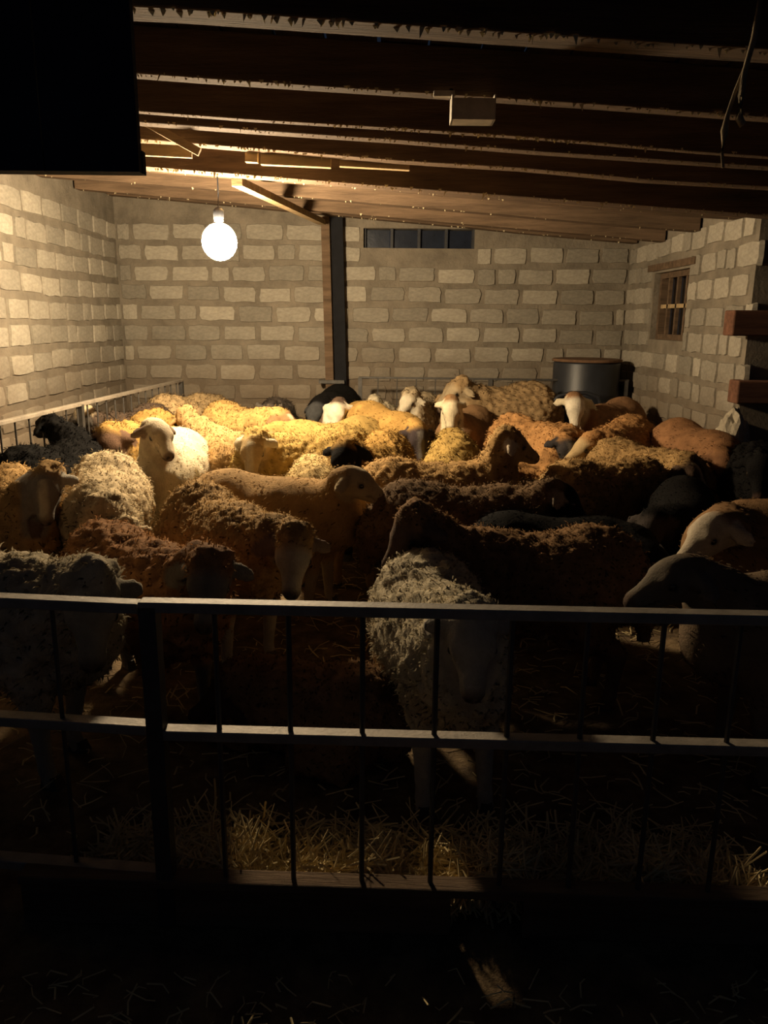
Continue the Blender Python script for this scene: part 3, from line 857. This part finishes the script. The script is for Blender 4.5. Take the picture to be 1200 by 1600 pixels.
    C = np.clip(C, .004, .9)
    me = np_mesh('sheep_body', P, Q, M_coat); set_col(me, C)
    put('body', me, root)
    # wool locks standing off the coat
    cand = np.where(wm > .6)[0]
    n = {'curly': 9000, 'fluffy': 9000, 'smooth': 6000}[coat]
    if Y > 5.2: n = int(n * .7)
    pick = rs.choice(cand, n); p0 = P[pick] + rs.normal(0, h * .5, (n, 3)); nn = Nn[pick]
    rnd = rs.normal(0, 1, (n, 3))
    back = np.array([-1, 0, -.55])
    if coat == 'curly': d = nn * .55 + rnd * .45; Ln = rs.uniform(.010, .024, n); wd = .0026
    elif coat == 'fluffy': d = nn * .38 + rnd * .30 + back * .2; Ln = rs.uniform(.010, .024, n); wd = .0026
    else: d = nn * .33 + rnd * .14 + back * .55; Ln = rs.uniform(.010, .022, n); wd = .0018
    d /= np.linalg.norm(d, axis=1)[:, None]
    d2 = d * .6 + rnd[:, ::-1] * (.45 if coat == 'curly' else .12) + np.array([0, 0, -.4]); d2 /= np.linalg.norm(d2, axis=1)[:, None]
    sdv = np.cross(d, rs.normal(0, 1, (n, 3))); sdv /= np.linalg.norm(sdv, axis=1)[:, None]
    L1 = (Ln * .55)[:, None] * s; L2 = (Ln * .5)[:, None] * s
    base = p0 - nn * .004
    mid = base + d * L1
    vs = np.stack([base - sdv * wd, base + sdv * wd, mid - sdv * wd * .75, mid + sdv * wd * .75, mid + d2 * L2], 1).reshape(-1, 3)
    vs[:, 2] = np.maximum(vs[:, 2], .004)
    q = np.array([[0, 1, 3], [0, 3, 2], [2, 3, 4]])
    fs = (q[None] + (np.arange(n) * 5)[:, None, None]).reshape(-1, 3)
    nl_ = nn * .85 + rnd * .16; nl_ /= np.linalg.norm(nl_, axis=1)[:, None]
    fm = np_mesh('fleece', vs, fs, M_lock, True, np.repeat(nl_, 5, 0))
    cc = C[pick] * rs.uniform(.8, 1.25, n)[:, None]
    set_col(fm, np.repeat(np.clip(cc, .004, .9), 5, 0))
    fo = put('fleece', fm, root); fo['kind'] = 'stuff'
    for e in (-1, 1):
        p = H + f * .088 * s + sd * e * .056 * s + up * .012 * s
        o = put('eye', EYE, root); o.location = p; o.scale = (s,) * 3
    for (x, y) in feet:
        o = put('hoof', HOOF, root); o.location = (x + .004, y, .0); o.scale = (s,) * 3
    FLOCK.append((label, c, hd, s, lying))
    return root
FLOCK = []

# --- front row, at the fence
sheep('white curly sheep with its bowed head at the front fence bars, facing the camera', 688, 950, 2.44, -82, (736, 970, 2.02), (-90, -56), WHITE, (.42, .37, .30), s=.94, coat='curly', seed=1, ears=(.34, .30, .25))
sheep('curly brown sheep lying down behind the middle rail of the front fence', 474, 1100, 2.54, 160, (362, 1085, 2.57), (190, -25), BROWN, DARK, s=.74, coat='curly', seed=2, lying=True)
sheep('reddish brown sheep with a dark woolly head looking over the front rail', 222, 900, 2.84, -44, (331, 886, 2.40), (-90, -46), RED, (.24, .20, .155), s=.95, coat='fluffy', seed=3, poll=True)
sheep('tan sheep with a pale grey droopy-eared face and black nose, behind the front rail', 352, 850, 3.42, -56, (461, 846, 2.95), (-92, -52), TAN, (.40, .35, .28), s=1.0, coat='curly', seed=4, nose=(.03, .02, .02), ears=(.18, .13, .10), poll=True)
sheep('dirty cream sheep at the left edge, head bowed behind the short front fence panel', -30, 880, 2.46, -16, (143, 918, 2.14), (-76, -58), CREAM, (.34, .29, .21), s=1.03, coat='fluffy', seed=5, poll=True)
sheep('dark grey brown sheep at the right edge stretching its head left above the front rail', 1300, 940, 2.42, 180, (1078, 893, 2.38), (186, -26), (.20, .14, .09), (.17, .14, .105), s=1.0, coat='smooth', seed=6)
sheep('brown sheep with a pale profile facing left at the right edge of the flock', 1262, 830, 3.26, 168, (1128, 818, 3.02), (194, -40), BROWN, (.50, .42, .31), s=1.06, coat='smooth', seed=7)
sheep('curly dark brown sheep with its woolly head raised over the white curly sheep', 815, 900, 2.98, 176, (655, 817, 2.86), (208, -48), BROWN, (.15, .10, .07), s=.97, coat='curly', seed=8, poll=True)
sheep('smooth black sheep behind the curly dark brown one near the front right', 880, 860, 3.42, -4, (1012, 862, 3.25), (-40, -50), BLACK, BLACK, s=.90, coat='smooth', seed=9)
sheep('black sheep with a dark face bent towards the camera, in front of the right wall', 1068, 810, 3.95, -108, (1020, 812, 3.62), (-115, -58), BLACK, (.05, .04, .035), s=.93, coat='smooth', seed=10)
# --- middle rows
sheep('dark brown sheep with a black head and a white ear, standing side-on facing right', 735, 800, 3.74, -2, (866, 768, 3.64), (6, -42), (.16, .10, .055), BLACK, s=1.0, coat='curly', seed=11, ears=(.25, .2, .15))
sheep('smooth tan brown sheep side-on in mid flock, pale head in profile to the right', 431, 800, 3.98, -14, (542, 745, 3.76), (-8, -27), (.36, .225, .10), (.42, .33, .21), s=.99, coat='smooth', seed=12)
sheep('woolly tan sheep with head high and pale ear, looking right behind a dark brown one', 685, 770, 4.36, 8, (790, 690, 4.36), (14, -26), TAN, (.40, .275, .135), s=1.0, coat='curly', seed=13, ears=(.6, .5, .38), poll=True)
sheep('tan sheep at the left edge with a white blazed dark face towards the camera', 22, 760, 3.88, -62, (74, 746, 3.58), (-82, -62), TAN, (.24, .205, .17), s=.97, coat='fluffy', seed=14, blaze=WHITE, ears=(.4, .36, .3))
sheep('fluffy cream sheep with its head hanging down, seen end-on at the left', 163, 780, 3.98, -76, (190, 830, 3.55), (-75, -74), (.56, .44, .27), (.48, .38, .25), s=1.02, coat='fluffy', seed=15, poll=True)
sheep('smooth white sheep standing tall with its muzzle turned down to the right', 268, 720, 5.0, -86, (243, 668, 4.62), (-50, -40), WHITE, (.45, .37, .26), s=1.05, coat='smooth', seed=16, patch=((.40, .29, .13), (.20, .16, .40), .15), ears=(.2, .14, .1))
sheep('black sheep by the side fence rail, turned away at the left', 88, 730, 4.72, 80, (82, 662, 5.12), (140, -18), BLACK, BLACK, s=1.03, coat='fluffy', seed=17)
sheep('ochre sheep with a dark brown face towards the camera, left of the tall white sheep', 217, 700, 5.60, -97, (172, 680, 5.12), (-88, -60), OCHRE, (.12, .07, .045), s=1.10, coat='curly', seed=18)
sheep('dark sheep with a pale poll peering out beside the side fence rail', 200, 690, 6.55, -118, (136, 652, 6.1), (-160, -30), (.10, .07, .05), (.06, .05, .04), s=1.02, coat='fluffy', seed=19, poll=True, patch=((.5, .4, .26), (.52, 0, .85), .2))
sheep('curly tan sheep turned away from the camera, between the white and the white-headed sheep', 356, 720, 5.46, 122, (292, 653, 5.86), (112, -14), TAN, TAN, s=1.03, coat='curly', seed=20, poll=True)
sheep('curly yellow sheep with a white droopy-eared face towards the camera', 476, 710, 5.18, -152, (397, 688, 4.82), (-97, -64), YELLOW, (.46, .33, .17), s=1.06, coat='curly', seed=21, blaze=WHITE, ears=WHITE, patch=(WHITE, (.47, 0, .83), .10))
sheep('ochre sheep with a black face under a curly topknot, centre of the flock', 585, 720, 4.98, -106, (538, 702, 4.52), (-96, -58), OCHRE, BLACK, s=1.02, coat='curly', seed=22)
sheep('curly yellow brown sheep showing only its rounded rump behind the mid flock profile', 492, 745, 4.66, 98, (484, 745, 5.05), (95, -60), (.46, .33, .15), TAN, s=.93, coat='curly', seed=23)
sheep('pale ochre sheep whose back shows behind the curly yellow sheep', 505, 690, 6.08, 184, (418, 676, 5.95), (200, -50), YELLOW, TAN, s=1.03, coat='smooth', seed=24)
sheep('large smooth ochre sheep with a black face, right of the centre', 606, 670, 6.30, -60, (652, 674, 5.72), (-78, -58), OCHRE, (.04, .03, .03), s=1.12, coat='smooth', seed=25, blaze=GREY)
sheep('small fluffy pale yellow sheep with its rump to the camera, centre right', 707, 700, 5.72, 88, (707, 690, 6.12), (90, -50), YELLOW, CREAM, s=.96, coat='fluffy', seed=26)
sheep('curly tan sheep with a dark flank angled away, right of the black-headed side-on sheep', 948, 760, 4.52, 30, (1012, 738, 4.72), (45, -30), TAN, BROWN, s=.98, coat='curly', seed=27)
sheep('curly tan sheep with a black and white face, under the brown sheep at the right', 1010, 740, 5.12, -50, (1066, 730, 4.72), (-40, -40), TAN, DARK, s=.98, coat='curly', seed=28, blaze=CREAM)
sheep('orange brown sheep with a curly topknot and pale cheek turned left', 968, 700, 5.80, -122, (926, 694, 5.42), (-162, -28), ORANGE, (.44, .32, .17), s=1.08, coat='curly', seed=29, poll=True)
sheep('orange sheep with a grizzled black head bent to the camera, before the white-faced one', 842, 690, 6.08, -58, (884, 690, 5.50), (-78, -62), ORANGE, (.04, .035, .035), s=1.04, coat='fluffy', seed=30, blaze=GREY)
sheep('smooth reddish brown sheep near the right wall, head lowered to the camera', 1092, 710, 5.50, -82, (1128, 714, 4.95), (-85, -60), (.26, .13, .06), (.20, .10, .05), s=1.10, coat='smooth', seed=31)
sheep('black sheep in the shade at the far right edge', 1215, 730, 4.55, -96, (1190, 720, 4.15), (-110, -50), BLACK, BLACK, s=1.05, coat='fluffy', seed=32)
# --- back rows
sheep('brown sheep with a white face looking at the camera, before the black tank', 950, 660, 6.92, -128, (898, 626, 6.50), (-94, -62), (.26, .14, .07), (.70, .62, .48), s=1.13, coat='smooth', seed=33, ears=WHITE, earup=-.7)
sheep('brown sheep with a small cream face towards the camera, back row centre right', 726, 660, 6.88, -112, (705, 630, 6.52), (-92, -66), BROWN, (.66, .56, .38), s=1.02, coat='smooth', seed=34)
sheep('tall long-haired brown sheep with a pale topped head turned left, back row', 772, 640, 7.55, 188, (722, 607, 7.4), (205, -34), (.36, .24, .12), (.40, .31, .19), s=1.26, coat='fluffy', seed=35, poll=True)
sheep('curly cream-headed sheep at the back, left of the tall long-haired one', 655, 650, 7.58, -104, (643, 622, 7.2), (-125, -35), (.40, .31, .19), (.6, .52, .38), s=1.06, coat='curly', seed=36, poll=True)
sheep('white sheep whose small rounded head shows above the large ochre back', 596, 650, 7.74, -92, (585, 630, 7.38), (-95, -40), WHITE, WHITE, s=.92, coat='fluffy', seed=37, poll=True)
sheep('white-faced sheep with a dark neck looking at the camera, below the roof post', 545, 660, 6.92, -112, (528, 634, 6.56), (-98, -64), DARK, (.62, .54, .41), s=1.04, coat='smooth', seed=38, patch=(OCHRE, (-.2, 0, .5), .4))
sheep('black sheep with a greyish forehead at the foot of the roof post', 520, 640, 7.62, -98, (497, 636, 7.05), (-110, -45), BLACK, (.05, .05, .05), s=1.17, coat='smooth', seed=39, patch=(GREY, (.55, 0, .95), .1))
sheep('ochre sheep with a brown white-blazed head turned right, back left of centre', 391, 660, 6.62, -36, (440, 652, 6.36), (-28, -46), (.54, .34, .12), (.30, .17, .08), s=1.08, coat='curly', seed=40, blaze=WHITE)
sheep('dark speckled sheep with upright ears at the back wall, left of centre', 428, 650, 7.72, -88, (424, 640, 7.3), (-100, -50), (.10, .08, .065), (.13, .11, .09), s=.98, coat='fluffy', seed=41, earup=.9)
sheep('tan brown sheep turned away in the far left corner by the side fence', 296, 640, 7.42, 62, (342, 642, 7.86), (60, -40), (.44, .31, .16), TAN, s=1.10, coat='curly', seed=42)

# crowding report
def seg(c, hd, s):
    d = Vector((math.cos(hd), math.sin(hd), 0)); return [c + d * t * s for t in (-.32, -.16, 0, .16, .32)]
for i in range(len(FLOCK)):
    for j in range(i):
        A, B = FLOCK[i], FLOCK[j]
        dm = min((a - b).length for a in seg(*A[1:4]) for b in seg(*B[1:4]))
        if dm < .185 * (A[3] + B[3]): print('  close %.2f' % dm, A[0][:44], '|', B[0][:44])
